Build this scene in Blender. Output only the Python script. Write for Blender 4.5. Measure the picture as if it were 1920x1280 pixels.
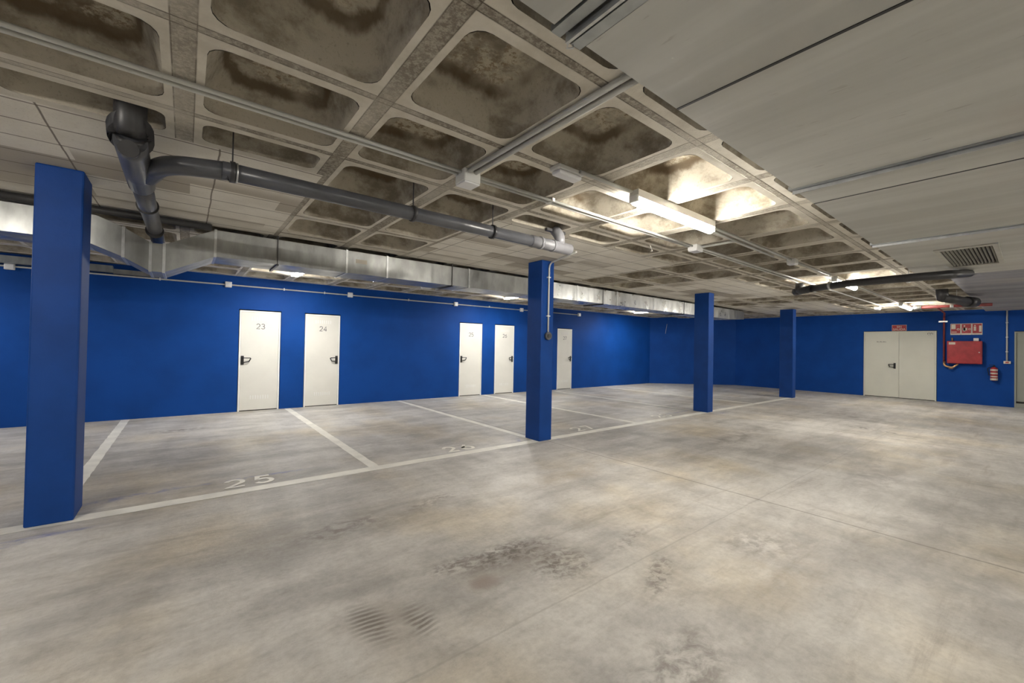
import bpy, bmesh, math, random
from mathutils import Vector, Matrix
for o in list(bpy.data.objects): bpy.data.objects.remove(o)
random.seed(7)
S = bpy.context.scene; COL = S.collection
PI = math.pi
# ---------------------------------------------------------------- camera
F_PX, YAW, PITCH, ROLL = 774.58, 0.902258, 0.0123437, 0.0185958
cam = bpy.data.cameras.new('camera'); camo = bpy.data.objects.new('camera', cam); COL.objects.link(camo)
cam.sensor_width = 36.0; cam.sensor_fit = 'HORIZONTAL'; cam.lens = F_PX / 1920 * 36; cam.clip_start = 0.05; cam.clip_end = 200
fwd = Vector((math.cos(YAW)*math.cos(PITCH), math.sin(YAW)*math.cos(PITCH), math.sin(PITCH)))
rt = Vector((math.sin(YAW), -math.cos(YAW), 0)); up = rt.cross(fwd)
r2 = rt*math.cos(ROLL) + up*math.sin(ROLL); u2 = -rt*math.sin(ROLL) + up*math.cos(ROLL)
camo.matrix_world = Matrix(((r2.x, u2.x, -fwd.x, 0), (r2.y, u2.y, -fwd.y, 0), (r2.z, u2.z, -fwd.z, 1.4), (0, 0, 0, 1)))
S.camera = camo
# ---------------------------------------------------------------- world, exposure
w = bpy.data.worlds.new('world'); S.world = w; w.use_nodes = True
w.node_tree.nodes['Background'].inputs[0].default_value = (0.9, 0.95, 1.0, 1)
w.node_tree.nodes['Background'].inputs[1].default_value = 0.0
S.view_settings.view_transform = 'Standard'; S.view_settings.look = 'None'
S.view_settings.exposure = 2.05; S.view_settings.gamma = 1.0; S.view_settings.use_curve_mapping = False
TUBE_E, FILL_E, WALL_E = 41.0, 35.0, 74.0      # radiance of the tubes: aisle row, added fill row to the right, row by the doors
# ---------------------------------------------------------------- materials
def newmat(name):
    m = bpy.data.materials.new(name); m.use_nodes = True
    return m, m.node_tree, m.node_tree.nodes['Principled BSDF']
def nd(nt, t, **k):
    n = nt.nodes.new(t)
    for a, v in k.items(): setattr(n, a, v)
    return n
def pos(nt, scale=(1, 1, 1), loc=(0, 0, 0), rot=(0, 0, 0), typ='POINT'):
    g = nd(nt, 'ShaderNodeTexCoord'); mp = nd(nt, 'ShaderNodeMapping', vector_type=typ)
    mp.inputs['Location'].default_value = loc; mp.inputs['Rotation'].default_value = rot; mp.inputs['Scale'].default_value = scale
    nt.links.new(g.outputs['Object'], mp.inputs['Vector']); return mp.outputs[0]
def noise(nt, scale, vec=None, detail=4, rough=.55, dist=0):
    n = nd(nt, 'ShaderNodeTexNoise'); n.inputs['Scale'].default_value = scale; n.inputs['Detail'].default_value = detail
    n.inputs['Roughness'].default_value = rough; n.inputs['Distortion'].default_value = dist
    if vec is not None: nt.links.new(vec, n.inputs['Vector'])
    return n.outputs[0]
def ramp(nt, src, a, b, lo=0., hi=1.):
    n = nd(nt, 'ShaderNodeMapRange', interpolation_type='SMOOTHSTEP'); n.inputs[1].default_value = a; n.inputs[2].default_value = b
    n.inputs[3].default_value = lo; n.inputs[4].default_value = hi; nt.links.new(src, n.inputs[0]); return n.outputs[0]
def mth(nt, op, a, b=None, c=None):
    n = nd(nt, 'ShaderNodeMath', operation=op)
    for i, v in enumerate((a, b, c)):
        if v is None: continue
        if isinstance(v, (int, float)): n.inputs[i].default_value = v
        else: nt.links.new(v, n.inputs[i])
    return n.outputs[0]
def mix(nt, fac, a, b, typ='MIX'):
    n = nd(nt, 'ShaderNodeMix', data_type='RGBA', blend_type=typ)
    for i, v in ((0, fac), (6, a), (7, b)):
        if isinstance(v, (int, float)): n.inputs[i].default_value = v
        elif isinstance(v, tuple): n.inputs[i].default_value = (*v[:3], 1)
        else: nt.links.new(v, n.inputs[i])
    return n.outputs[2]
def bump(nt, bs, h, strength, dist=.01):
    n = nd(nt, 'ShaderNodeBump'); n.inputs['Strength'].default_value = strength; n.inputs['Distance'].default_value = dist
    nt.links.new(h, n.inputs['Height']); nt.links.new(n.outputs[0], bs.inputs['Normal'])
def xyz(nt):
    g = nd(nt, 'ShaderNodeTexCoord'); s = nd(nt, 'ShaderNodeSeparateXYZ'); nt.links.new(g.outputs['Object'], s.inputs[0]); return s.outputs
def paint(name, c, rough=.5, var=.12, scale=6, metal=0., bmp=.1, bscale=120, spec=.5):
    m, nt, bs = newmat(name)
    f = noise(nt, scale, pos(nt), 5)
    d = tuple(x*(1-var) for x in c); l = tuple(min(1, x*(1+var)) for x in c)
    nt.links.new(mix(nt, ramp(nt, f, .3, .7), d, l), bs.inputs['Base Color'])
    bs.inputs['Roughness'].default_value = rough; bs.inputs['Metallic'].default_value = metal
    bs.inputs['Specular IOR Level'].default_value = spec
    if bmp: bump(nt, bs, noise(nt, bscale, pos(nt), 3), bmp, .003)
    return m
def emis(name, c, e):
    m, nt, bs = newmat(name)
    bs.inputs['Base Color'].default_value = (.9, .9, .88, 1); bs.inputs['Emission Color'].default_value = (*c, 1)
    bs.inputs['Emission Strength'].default_value = e; m.cycles.emission_sampling = 'FRONT_BACK' if False else 'AUTO'; return m
M = {}
M['blue'] = paint('blue_wall_paint', (.0034, .054, .27), .62, .10, 1.6, bmp=.35, bscale=70, spec=.16)
M['blue_pillar'] = paint('blue_pillar_paint', (.0030, .043, .215), .55, .10, 2.5, bmp=.3, bscale=50, spec=.22)
M['door'] = paint('white_door_paint', (.76, .75, .70), .45, .03, 2, bmp=.05)
M['door_frame'] = paint('white_frame_paint', (.86, .86, .84), .4, .03, 2, bmp=.03)
M['door_far'] = paint('grey_white_door_paint', (.66, .66, .58), .5, .03, 2, bmp=.05)
M['door_grey'] = paint('dull_grey_door_paint', (.30, .31, .27), .5, .05, 2, bmp=.05)
M['black'] = paint('black_plastic', (.012, .012, .013), .4, .1, 8)
M['dark'] = paint('dark_gap', (.02, .018, .016), .8, .1, 8)
M['digit'] = paint('grey_digits', (.10, .10, .11), .5, .05, 8, bmp=0)
M['white_plastic'] = paint('white_plastic', (.74, .74, .72), .4, .03, 5, bmp=.03)
M['grey_conduit'] = paint('pale_grey_conduit', (.52, .52, .49), .35, .06, 9, bmp=.05)
M['pvc'] = paint('dark_grey_drain_pipe', (.075, .077, .086), .30, .18, 5, bmp=.12, bscale=30)
M['pvc_light'] = paint('light_grey_drain_pipe', (.20, .20, .215), .38, .12, 6, bmp=.1, bscale=30)
M['pvc_black'] = paint('black_drain_pipe', (.035, .034, .036), .4, .2, 6, bmp=.1)  # near-black tone for the darkest pipes, clamps and hangers
M['red'] = paint('red_cabinet_enamel', (.33, .024, .030), .38, .18, 7, bmp=.1, bscale=30)
M['red_pipe'] = paint('red_pipe_enamel', (.20, .03, .028), .5, .15, 6)
M['steel'] = paint('zinc_steel', (.56, .57, .57), .38, .12, 12, metal=.9, bmp=.15, bscale=40)
M['brass'] = paint('brass_valve', (.55, .33, .17), .35, .12, 12, metal=.7)
M['grille'] = paint('dusty_grille_metal', (.50, .49, .44), .5, .08, 12, metal=.2)
M['sign_red'] = paint('sign_red', (.36, .03, .04), .5, .05, 9, bmp=0)
M['sign_white'] = paint('sign_white', (.62, .57, .48), .5, .05, 9, bmp=0)
M['line'] = paint('white_road_paint', (.80, .78, .71), .5, .10, 4, bmp=.15, bscale=60)
M['tube'] = emis('lit_tube_diffuser', (1.0, .945, .85), TUBE_E)
M['tube_fill'] = emis('fill_tube_diffuser', (1.0, .96, .88), FILL_E)
M['tube_wall'] = emis('lit_door_row_diffuser', (1.0, .97, .91), WALL_E)
M['emergency'] = paint('opal_emergency_diffuser', (.80, .80, .82), .3, .02, 5, bmp=0)
# ducts: galvanised sheet with soft ripples
def duct_mat(name, ripple, tint=(.38, .385, .375), rough=.38):
    m, nt, bs = newmat(name); bs.inputs['Metallic'].default_value = .92
    f = noise(nt, 9, pos(nt, (1, 1, .4)), 4)
    nt.links.new(mix(nt, ramp(nt, f, .25, .75), tuple(x*.72 for x in tint), tint), bs.inputs['Base Color'])
    nt.links.new(ramp(nt, noise(nt, 4, pos(nt)), .3, .7, rough*.8, rough*1.35), bs.inputs['Roughness'])
    a = noise(nt, 5.0, pos(nt, (1.2, .3, .02)), 1)
    bump(nt, bs, a, ripple, .05)
    return m
M['duct'] = duct_mat('galvanised_duct', .16)
M['duct_rippled'] = duct_mat('rippled_galvanised_duct', .26, (.6, .61, .6), .30)
M['rail'] = duct_mat('galvanised_rail', .05, (.42, .44, .44), .38)
# floor
def floor_mat():
    m, nt, bs = newmat('polished_concrete_floor')
    a = noise(nt, 1.0, pos(nt, (.35, 1.7, 1), rot=(0, 0, .05)), 6, .62, .35)
    b = noise(nt, 1.0, pos(nt, (1.5, .38, 1), (3, 7, 0), rot=(0, 0, -.12)), 6, .62, .35)
    c = noise(nt, .45, pos(nt, (1, 1, 1), (11, 4, 0)), 5, .6, .4)
    fine = noise(nt, 26, pos(nt), 4, .65); spk = noise(nt, 140, pos(nt), 2)
    v = mth(nt, 'ADD', mth(nt, 'MULTIPLY', a, .40), mth(nt, 'MULTIPLY', b, .34))
    v = mth(nt, 'ADD', v, mth(nt, 'MULTIPLY', c, .26))
    mid = noise(nt, 3.2, pos(nt, (.7, 1.3, 1), (1, 2, 0)), 7, .68, .3)
    v = mth(nt, 'ADD', mth(nt, 'MULTIPLY', v, .74), mth(nt, 'MULTIPLY', mid, .26))
    col = mix(nt, ramp(nt, v, .38, .62), (.335, .322, .302), (.66, .642, .605))
    col = mix(nt, ramp(nt, noise(nt, .7, pos(nt, (1, 1, 1), (5, 1, 0)), 4), .45, .75), col, mix(nt, 1, col, (1.03, .95, .80), 'MULTIPLY'))
    col = mix(nt, ramp(nt, noise(nt, 9, pos(nt, (.8, 1.4, 1)), 6, .72), .52, .72, 0, .38), col, mix(nt, 1, col, (.66, .62, .57), 'MULTIPLY'))
    col = mix(nt, ramp(nt, fine, .35, .70, .0, .34), col, mix(nt, 1, col, (.62, .60, .58), 'MULTIPLY'))
    col = mix(nt, ramp(nt, spk, .60, .75, 0, .30), col, (.20, .18, .16))
    X, Y, Z = xyz(nt)
    # saw-cut joints
    def joint(coord, at, wd, stren):
        nonlocal col
        wob = mth(nt, 'MULTIPLY', mth(nt, 'SUBTRACT', noise(nt, 3, pos(nt)), .5), .03)
        d = mth(nt, 'ABSOLUTE', mth(nt, 'SUBTRACT', mth(nt, 'ADD', coord, wob), at))
        f = ramp(nt, d, wd, wd*3.2, stren, 0.)
        col = mix(nt, f, col, (.16, .14, .12))
    joint(X, 4.28, .005, .6); joint(X, 9.15, .008, .5); joint(Y, 1.62, .003, .22); joint(X, 14.3, .01, .4)
    # dirt patches, each with its own place on the slab
    shared = {}
    def blob(cx, cy, rx, ry, ang, stren, tint=(.17, .145, .125), sc=14, stripes=None, wide=0.):
        nonlocal col
        p = pos(nt, (rx, ry, 1), (cx, cy, 0), (0, 0, ang), 'TEXTURE')
        ln = nd(nt, 'ShaderNodeVectorMath', operation='LENGTH'); nt.links.new(p, ln.inputs[0])
        key = 3.5 if sc < 5 else 9 if sc < 11 else 16
        if key not in shared: shared[key] = noise(nt, key, pos(nt, (1, 1.35, 1), (key, 0, 0), (0, 0, .15)), 4, .65, .5)
        n = shared[key]
        f = mth(nt, 'MULTIPLY', ramp(nt, ln.outputs['Value'], .15, 1.0, 1., 0.), ramp(nt, n, .38-wide, .66-wide))
        if stripes:
            sp = nd(nt, 'ShaderNodeTexWave'); sp.inputs['Scale'].default_value = stripes; sp.inputs['Distortion'].default_value = 3.2; sp.inputs['Detail Scale'].default_value = .8
            sp.bands_direction = 'Y'; nt.links.new(pos(nt, (1, 1, 1), rot=(0, 0, ang)), sp.inputs['Vector'])
            f = mth(nt, 'MULTIPLY', f, ramp(nt, sp.outputs['Fac'], .3, .6))
        col = mix(nt, mth(nt, 'MULTIPLY', f, stren), col, tint)
    st1 = noise(nt, 1.0, pos(nt, (.5, 5.0, 1), (2, 3, 0), rot=(0, 0, .08)), 6, .7, .3)
    col = mix(nt, ramp(nt, st1, .56, .70, 0, .42), col, (.27, .235, .195))
    st2 = noise(nt, 1.0, pos(nt, (4.2, .5, 1), (8, 3, 0), rot=(0, 0, -.15)), 6, .7, .3)
    col = mix(nt, mth(nt, 'MULTIPLY', ramp(nt, st2, .56, .70, 0, .42), ramp(nt, X, 2.2, 4.5)), col, (.27, .24, .21))
    blob(.82, 2.02, .26, .32, .2, .5, (.26, .225, .19), sc=3, wide=.15)
    blob(.76, 2.06, .13, .26, .12, .75, (.13, .11, .09), stripes=9, sc=4, wide=.12)
    blob(.97, 1.95, .11, .20, -.12, .75, (.13, .11, .09), stripes=9, sc=4, wide=.12)
    blob(1.75, 2.14, .62, .30, -.02, .60, (.22, .19, .165), sc=3, wide=.12)
    blob(1.72, 2.22, .60, .20, -.05, .95, (.12, .10, .085), sc=15, wide=.02)
    blob(1.95, 1.92, .35, .30, .3, .9, (.14, .12, .10), sc=18)
    blob(1.42, 2.02, .16, .12, 0, .8, (.25, .20, .17), sc=4, wide=.15)
    blob(1.35, 2.30, .25, .12, 0, .8, sc=12)
    blob(.95, 3.25, .60, .22, .15, .75, sc=9)
    blob(1.75, 3.35, .40, .12, .2, .7, sc=12)
    blob(-.05, 8.25, .55, .18, .1, .95, (.13, .105, .085), sc=8)
    blob(.40, 1.55, .30, .14, .2, .5)
    blob(2.35, 1.45, .45, .12, .45, .85, sc=16)
    blob(2.60, 1.85, .45, .10, .2, .6, sc=16)
    blob(1.75, .95, .50, .25, .2, .85, sc=8)
    blob(1.2, .95, .55, .30, .2, .6, sc=7)
    blob(3.3, 1.25, .50, .30, -.3, .55, sc=6)
    blob(9.9, 1.8, .9, .16, 1.2, .9, (.13, .11, .10), sc=6)
    blob(7.2, 3.0, 2.2, .35, .05, .55, sc=3)
    blob(6.2, 1.1, 1.3, .4, .1, .5, sc=3)
    blob(11.5, 2.4, 1.6, .6, .8, .55, sc=3)
    blob(3.5, 3.2, 1.3, .25, .05, .45, (.34, .27, .17), sc=3)
    blob(2.9, 1.0, .8, .4, 0, .35, (.34, .27, .17), sc=3)
    # blue overspray left around the pillar feet
    for (cx, cy, rx, ry, an) in ((-.35, 5.0, .55, .10, .15), (-1.0, 4.25, .45, .10, .5), (-.7, 4.35, .35, .05, .0), (3.95, 4.8, .22, .05, 1.1), (4.5, 4.62, .05, .30, 0), (8.6, 4.95, 1.0, .06, .0), (9.5, 4.35, .25, .12, 0), (.6, 5.02, .8, .06, 0)):
        blob(cx, cy, rx, ry, an, .75, (.16, .18, .38), sc=8)
    nt.links.new(col, bs.inputs['Base Color'])
    nt.links.new(ramp(nt, mth(nt, 'ADD', mth(nt, 'MULTIPLY', v, .7), mth(nt, 'MULTIPLY', fine, .3)), .35, .65, .60, .44), bs.inputs['Roughness'])
    bs.inputs['Specular IOR Level'].default_value = .42
    bump(nt, bs, mth(nt, 'ADD', noise(nt, 45, pos(nt), 4, .6), mth(nt, 'MULTIPLY', noise(nt, 10, pos(nt), 3), .8)), .45, .005)
    return m
M['floor'] = floor_mat()
# ceiling
PX0, PY0, PIT, HC = -.035, 1.32, .843, 2.70
def rib_mat():
    m, nt, bs = newmat('cast_rib_concrete'); X, Y, Z = xyz(nt)
    def cd(c, o):   # distance to the nearest rib centre line
        t = mth(nt, 'FRACT', mth(nt, 'ADD', mth(nt, 'DIVIDE', mth(nt, 'SUBTRACT', c, o), PIT), 100.5))
        return mth(nt, 'MULTIPLY', mth(nt, 'ABSOLUTE', mth(nt, 'SUBTRACT', t, .5)), PIT)
    dx, dy = cd(X, PX0), cd(Y, PY0)
    n = noise(nt, 5, pos(nt), 5, .6); g = noise(nt, 45, pos(nt), 5, .75)
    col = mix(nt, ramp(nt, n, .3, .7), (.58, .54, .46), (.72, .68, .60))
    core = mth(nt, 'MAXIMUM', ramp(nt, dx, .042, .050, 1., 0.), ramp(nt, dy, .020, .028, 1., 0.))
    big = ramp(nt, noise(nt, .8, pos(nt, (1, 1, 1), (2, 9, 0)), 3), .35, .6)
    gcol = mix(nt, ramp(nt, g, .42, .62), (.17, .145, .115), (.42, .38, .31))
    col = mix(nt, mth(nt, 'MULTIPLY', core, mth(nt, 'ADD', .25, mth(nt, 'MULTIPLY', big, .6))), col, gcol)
    seam = mth(nt, 'MAXIMUM', mth(nt, 'MULTIPLY', ramp(nt, dx, .042, .050, 1., 0.), ramp(nt, dx, .040, .046)),
               mth(nt, 'MULTIPLY', ramp(nt, dy, .020, .027, 1., 0.), ramp(nt, dy, .017, .022)))
    col = mix(nt, mth(nt, 'MULTIPLY', seam, ramp(nt, noise(nt, 8, pos(nt), 4), .35, .55, .3, 1.)), col, (.07, .055, .04))
    nt.links.new(col, bs.inputs['Base Color']); bs.inputs['Roughness'].default_value = .95; bs.inputs['Specular IOR Level'].default_value = .12
    bump(nt, bs, mth(nt, 'ADD', mth(nt, 'MULTIPLY', core, g), mth(nt, 'MULTIPLY', noise(nt, 90, pos(nt), 3), .3)), .5, .012)
    return m
def coffer_mat():
    m, nt, bs = newmat('cast_coffer_concrete')
    n = noise(nt, 2.6, pos(nt, (1, 1, 1.5)), 7, .68, .15); g = noise(nt, 60, pos(nt), 4, .7); s = noise(nt, 5.5, pos(nt), 6, .75, .1)
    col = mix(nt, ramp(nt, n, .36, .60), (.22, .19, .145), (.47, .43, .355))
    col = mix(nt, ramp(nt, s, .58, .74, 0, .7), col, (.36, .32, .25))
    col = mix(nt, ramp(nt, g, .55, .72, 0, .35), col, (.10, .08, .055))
    # lime crust, and mould stains doubling as painted crease shade, ragged and different in every coffer
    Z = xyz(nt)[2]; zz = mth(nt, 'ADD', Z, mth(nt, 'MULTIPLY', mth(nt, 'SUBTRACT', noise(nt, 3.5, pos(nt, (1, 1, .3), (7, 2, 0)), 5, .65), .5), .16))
    stain_shade = mth(nt, 'MULTIPLY', ramp(nt, zz, 2.865, 2.905), ramp(nt, zz, 2.935, 2.965, 1., 0.))
    col = mix(nt, mth(nt, 'MULTIPLY', stain_shade, ramp(nt, noise(nt, 1.7, pos(nt, loc=(3, 8, 0)), 3), .36, .52, .15, .85)), col, (.12, .085, .05))
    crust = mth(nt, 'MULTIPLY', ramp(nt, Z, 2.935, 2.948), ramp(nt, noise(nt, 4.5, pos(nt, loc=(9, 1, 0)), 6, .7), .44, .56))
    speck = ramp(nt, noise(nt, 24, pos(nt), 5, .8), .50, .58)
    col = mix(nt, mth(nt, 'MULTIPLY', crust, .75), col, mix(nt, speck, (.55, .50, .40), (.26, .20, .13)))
    nt.links.new(col, bs.inputs['Base Color']); bs.inputs['Roughness'].default_value = .95; bs.inputs['Specular IOR Level'].default_value = .12
    bump(nt, bs, mth(nt, 'ADD', g, noise(nt, 12, pos(nt), 4)), .25, .006)
    return m
def solid_mat():
    m, nt, bs = newmat('board_marked_concrete'); X, Y, Z = xyz(nt)
    n = noise(nt, 3, pos(nt), 5, .6); g = noise(nt, 60, pos(nt), 4, .7)
    col = mix(nt, ramp(nt, n, .3, .7), (.70, .66, .58), (.80, .765, .69))
    col = mix(nt, ramp(nt, g, .56, .7, 0, .3), col, (.25, .21, .16))
    # darker, older boards near the pillar heads
    fl = nd(nt, 'ShaderNodeCombineXYZ'); wn = nd(nt, 'ShaderNodeTexWhiteNoise')
    nt.links.new(mth(nt, 'FLOOR', mth(nt, 'DIVIDE', X, .66)), fl.inputs[0]); nt.links.new(mth(nt, 'FLOOR', mth(nt, 'ADD', mth(nt, 'DIVIDE', Y, .31), .0)), fl.inputs[1])
    nt.links.new(fl.outputs[0], wn.inputs['Vector'])
    near = ramp(nt, mth(nt, 'ABSOLUTE', mth(nt, 'SUBTRACT', Y, 4.75)), .45, .75, 1., 0.)
    col = mix(nt, mth(nt, 'MULTIPLY', near, ramp(nt, wn.outputs['Value'], .55, .58, 0, .8)), col, (.38, .335, .265))
    wob = mth(nt, 'MULTIPLY', noise(nt, 2, pos(nt)), .03)
    for c, per, wd in ((Y, .31, .006), (X, .843, .005)):
        t = mth(nt, 'FRACT', mth(nt, 'ADD', mth(nt, 'DIVIDE', mth(nt, 'ADD', c, wob), per), 50.3))
        d = mth(nt, 'MULTIPLY', mth(nt, 'ABSOLUTE', mth(nt, 'SUBTRACT', t, .5)), per)
        col = mix(nt, ramp(nt, d, wd*.5, wd*1.6, .85, 0.), col, (.13, .10, .075))
    nt.links.new(col, bs.inputs['Base Color']); bs.inputs['Roughness'].default_value = .85
    bump(nt, bs, g, .3, .006); return m
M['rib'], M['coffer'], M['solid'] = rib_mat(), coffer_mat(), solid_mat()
def panel_mat(name, c1, c2, ripple=0):
    m, nt, bs = newmat(name); X, Y, Z = xyz(nt)
    n = noise(nt, 1.0, pos(nt, (3.2, .25, 1)), 4, .55, .2); k = noise(nt, 1.3, pos(nt, (1, .8, 1), (4, 4, 0)), 4)
    col = mix(nt, ramp(nt, n, .35, .65), c1, c2)
    col = mix(nt, ramp(nt, k, .5, .75, 0, .35), col, (.44, .38, .33))
    col = mix(nt, ramp(nt, noise(nt, 30, pos(nt, (1, .2, 1)), 3), .66, .75, 0, .35), col, (.25, .22, .2))
    nt.links.new(col, bs.inputs['Base Color']); bs.inputs['Roughness'].default_value = .55
    if ripple:
        wv = nd(nt, 'ShaderNodeTexWave'); wv.bands_direction = 'X'; wv.inputs['Scale'].default_value = ripple
        nt.links.new(pos(nt), wv.inputs['Vector']); bump(nt, bs, wv.outputs['Fac'], .5, .03)
    else: bump(nt, bs, n, .25, .02)
    return m
M['panel'] = panel_mat('painted_ceiling_board', (.45, .45, .42), (.55, .55, .52))
M['corrug'] = panel_mat('corrugated_sheet', (.22, .22, .25), (.30, .30, .33))
M['backwall'] = paint('pale_render', (.5, .49, .45), .8, .1, 2)
# ---------------------------------------------------------------- mesh helpers
def link(name, bm, mats, parent=None, smooth=False, bevel=0, keep=False):
    me = bpy.data.meshes.new(name)
    if not keep: bmesh.ops.recalc_face_normals(bm, faces=bm.faces[:])
    bm.to_mesh(me); bm.free()
    if not isinstance(mats, (list, tuple)): mats = [mats]
    for m in mats: me.materials.append(m)
    o = bpy.data.objects.new(name, me); COL.objects.link(o)
    if parent: o.parent = parent; o.matrix_parent_inverse = parent.matrix_world.inverted()
    if smooth: me.shade_smooth()
    if bevel:
        b = o.modifiers.new('bevel', 'BEVEL'); b.width = bevel; b.segments = 2; b.limit_method = 'ANGLE'
    return o
def box(bm, x0, x1, y0, y1, z0, z1, mi=0):
    v = [bm.verts.new(p) for p in ((x0, y0, z0), (x1, y0, z0), (x1, y1, z0), (x0, y1, z0), (x0, y0, z1), (x1, y0, z1), (x1, y1, z1), (x0, y1, z1))]
    for f in ((0, 3, 2, 1), (4, 5, 6, 7), (0, 1, 5, 4), (1, 2, 6, 5), (2, 3, 7, 6), (3, 0, 4, 7)):
        bm.faces.new([v[i] for i in f]).material_index = mi
def tubep(bm, pts, r, seg=14, cap=True, radii=None):
    pts = [Vector(p) for p in pts]; rings = []; prev = None
    for i, p in enumerate(pts):
        if i == 0: d = pts[1]-p
        elif i == len(pts)-1: d = p-pts[-2]
        else: d = (pts[i+1]-p).normalized() + (p-pts[i-1]).normalized()
        d.normalize()
        if prev is None: a = d.orthogonal().normalized()
        else:
            a = prev - d*prev.dot(d); a.normalize()
        prev = a; b = d.cross(a); rr = radii[i] if radii else r
        if 0 < i < len(pts)-1:
            cs = d.dot((p-pts[i-1]).normalized()); rr = rr/max(.7, cs)
        rings.append([bm.verts.new(p + (a*math.cos(2*PI*k/seg) + b*math.sin(2*PI*k/seg))*rr) for k in range(seg)])
    for q in range(len(rings)-1):
        for k in range(seg):
            bm.faces.new((rings[q][k], rings[q][(k+1) % seg], rings[q+1][(k+1) % seg], rings[q+1][k]))
    if cap: bm.faces.new(rings[0][::-1]); bm.faces.new(rings[-1])
def bend(p0, p1, p2, r, n=6):
    """points rounding the corner p1"""
    p0, p1, p2 = Vector(p0), Vector(p1), Vector(p2)
    a = p1 + (p0-p1).normalized()*r; c = p1 + (p2-p1).normalized()*r
    return [a*(1-t)**2 + p1*2*t*(1-t) + c*t*t for t in [i/n for i in range(n+1)]]
def path(pts, r, n=6):
    out = [Vector(pts[0])]
    for i in range(1, len(pts)-1): out += bend(pts[i-1], pts[i], pts[i+1], r, n)
    return out + [Vector(pts[-1])]
def empty(name, loc, label, cat, group=None, kind=None):
    o = bpy.data.objects.new(name, None); COL.objects.link(o); o.location = loc; o.empty_display_size = .1
    bpy.context.view_layer.update(); return tag(o, label, cat, group, kind)
def tag(o, label, cat=None, group=None, kind=None):
    o['label'] = label
    if cat: o['category'] = cat
    if group: o['group'] = group
    if kind: o['kind'] = kind
    return o
def B(): return bmesh.new()
def bx(name, m, parent, *a, bevel=0):
    bm = B(); box(bm, *a); return link(name, bm, m, parent, bevel=bevel)
def tb(name, m, parent, pts, r, seg=14, radii=None):
    bm = B(); tubep(bm, pts, r, seg, radii=radii); o = link(name, bm, m, parent)
    for p in o.data.polygons: p.use_smooth = len(p.vertices) == 4
    return o
def text(name, s, size, m, parent, mat, extrude=.001, spacing=1.0, offset=0.):
    cu = bpy.data.curves.new(name, 'FONT'); cu.body = s; cu.size = size; cu.extrude = extrude; cu.space_character = spacing; cu.align_x = 'CENTER'; cu.offset = offset
    t = bpy.data.objects.new('tmp', cu); COL.objects.link(t); dg = bpy.context.evaluated_depsgraph_get(); dg.update()
    me = bpy.data.meshes.new_from_object(t.evaluated_get(dg)); bpy.data.objects.remove(t)
    me.transform(mat); me.name = name; me.materials.clear(); me.materials.append(m)
    o = bpy.data.objects.new(name, me); COL.objects.link(o)
    if parent: o.parent = parent; o.matrix_parent_inverse = parent.matrix_world.inverted()
    return o
def arc(cx, cy, rx, ry, a0, a1, n=12): return [(cx+rx*math.cos(math.radians(a0+(a1-a0)*i/n)), cy+ry*math.sin(math.radians(a0+(a1-a0)*i/n))) for i in range(n+1)]
DIG = {'2': [arc(.5, .68, .42, .30, 165, -30) + [(.08, .03), (.95, .03)]],
       '3': [arc(.47, .745, .38, .235, 160, -90, 10) + arc(.47, .27, .43, .255, 90, -160, 12)],
       '4': [[(.72, .0), (.72, .97), (.05, .27), (.95, .27)]],
       '5': [[(.88, .97), (.22, .97), (.14, .56)] + arc(.46, .31, .44, .30, 125, -155, 14)],
       '6': [arc(.5, .30, .42, .29, 100, 460, 20), [(.72, .98), (.20, .52), (.09, .36)]],
       '7': [[(.06, .97), (.94, .97), (.38, .0)]],
       '8': [arc(.5, .75, .34, .22, 90, 450, 18), arc(.5, .27, .43, .27, 90, 450, 20)]}
def digits(name, s_, wd, ht, gap, stroke, m, parent, mat, th=.0012):
    """stroked sans-serif numerals centred on x, standing on y = 0"""
    bm = bmesh.new(); tw = len(s_)*wd + (len(s_)-1)*gap
    for k, ch in enumerate(s_):
        ox = -tw/2 + k*(wd+gap)
        for pl in DIG[ch]:
            P = [Vector((ox+x*wd, y*ht)) for x, y in pl]; L = []
            for i, p in enumerate(P):
                if i == 0: t = P[1]-p
                elif i == len(P)-1: t = p-P[-2]
                else: t = (P[i+1]-p).normalized()+(p-P[i-1]).normalized()
                t.normalize(); c = 1.0
                if 0 < i < len(P)-1: c = max(.55, abs(t.dot((p-P[i-1]).normalized())))
                nn = Vector((-t.y, t.x))*stroke/2/c
                L.append([bm.verts.new((q.x, q.y, z)) for q in (p+nn, p-nn) for z in (0, th)])
            for a, b in zip(L, L[1:]):
                for f in ((1, 3, 3, 1), (0, 1, 1, 0), (2, 3, 3, 2), (0, 2, 2, 0)):
                    bm.faces.new((a[f[0]], a[f[1]], b[f[2]], b[f[3]]))
    bm.transform(mat); return link(name, bm, m, parent)
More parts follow.
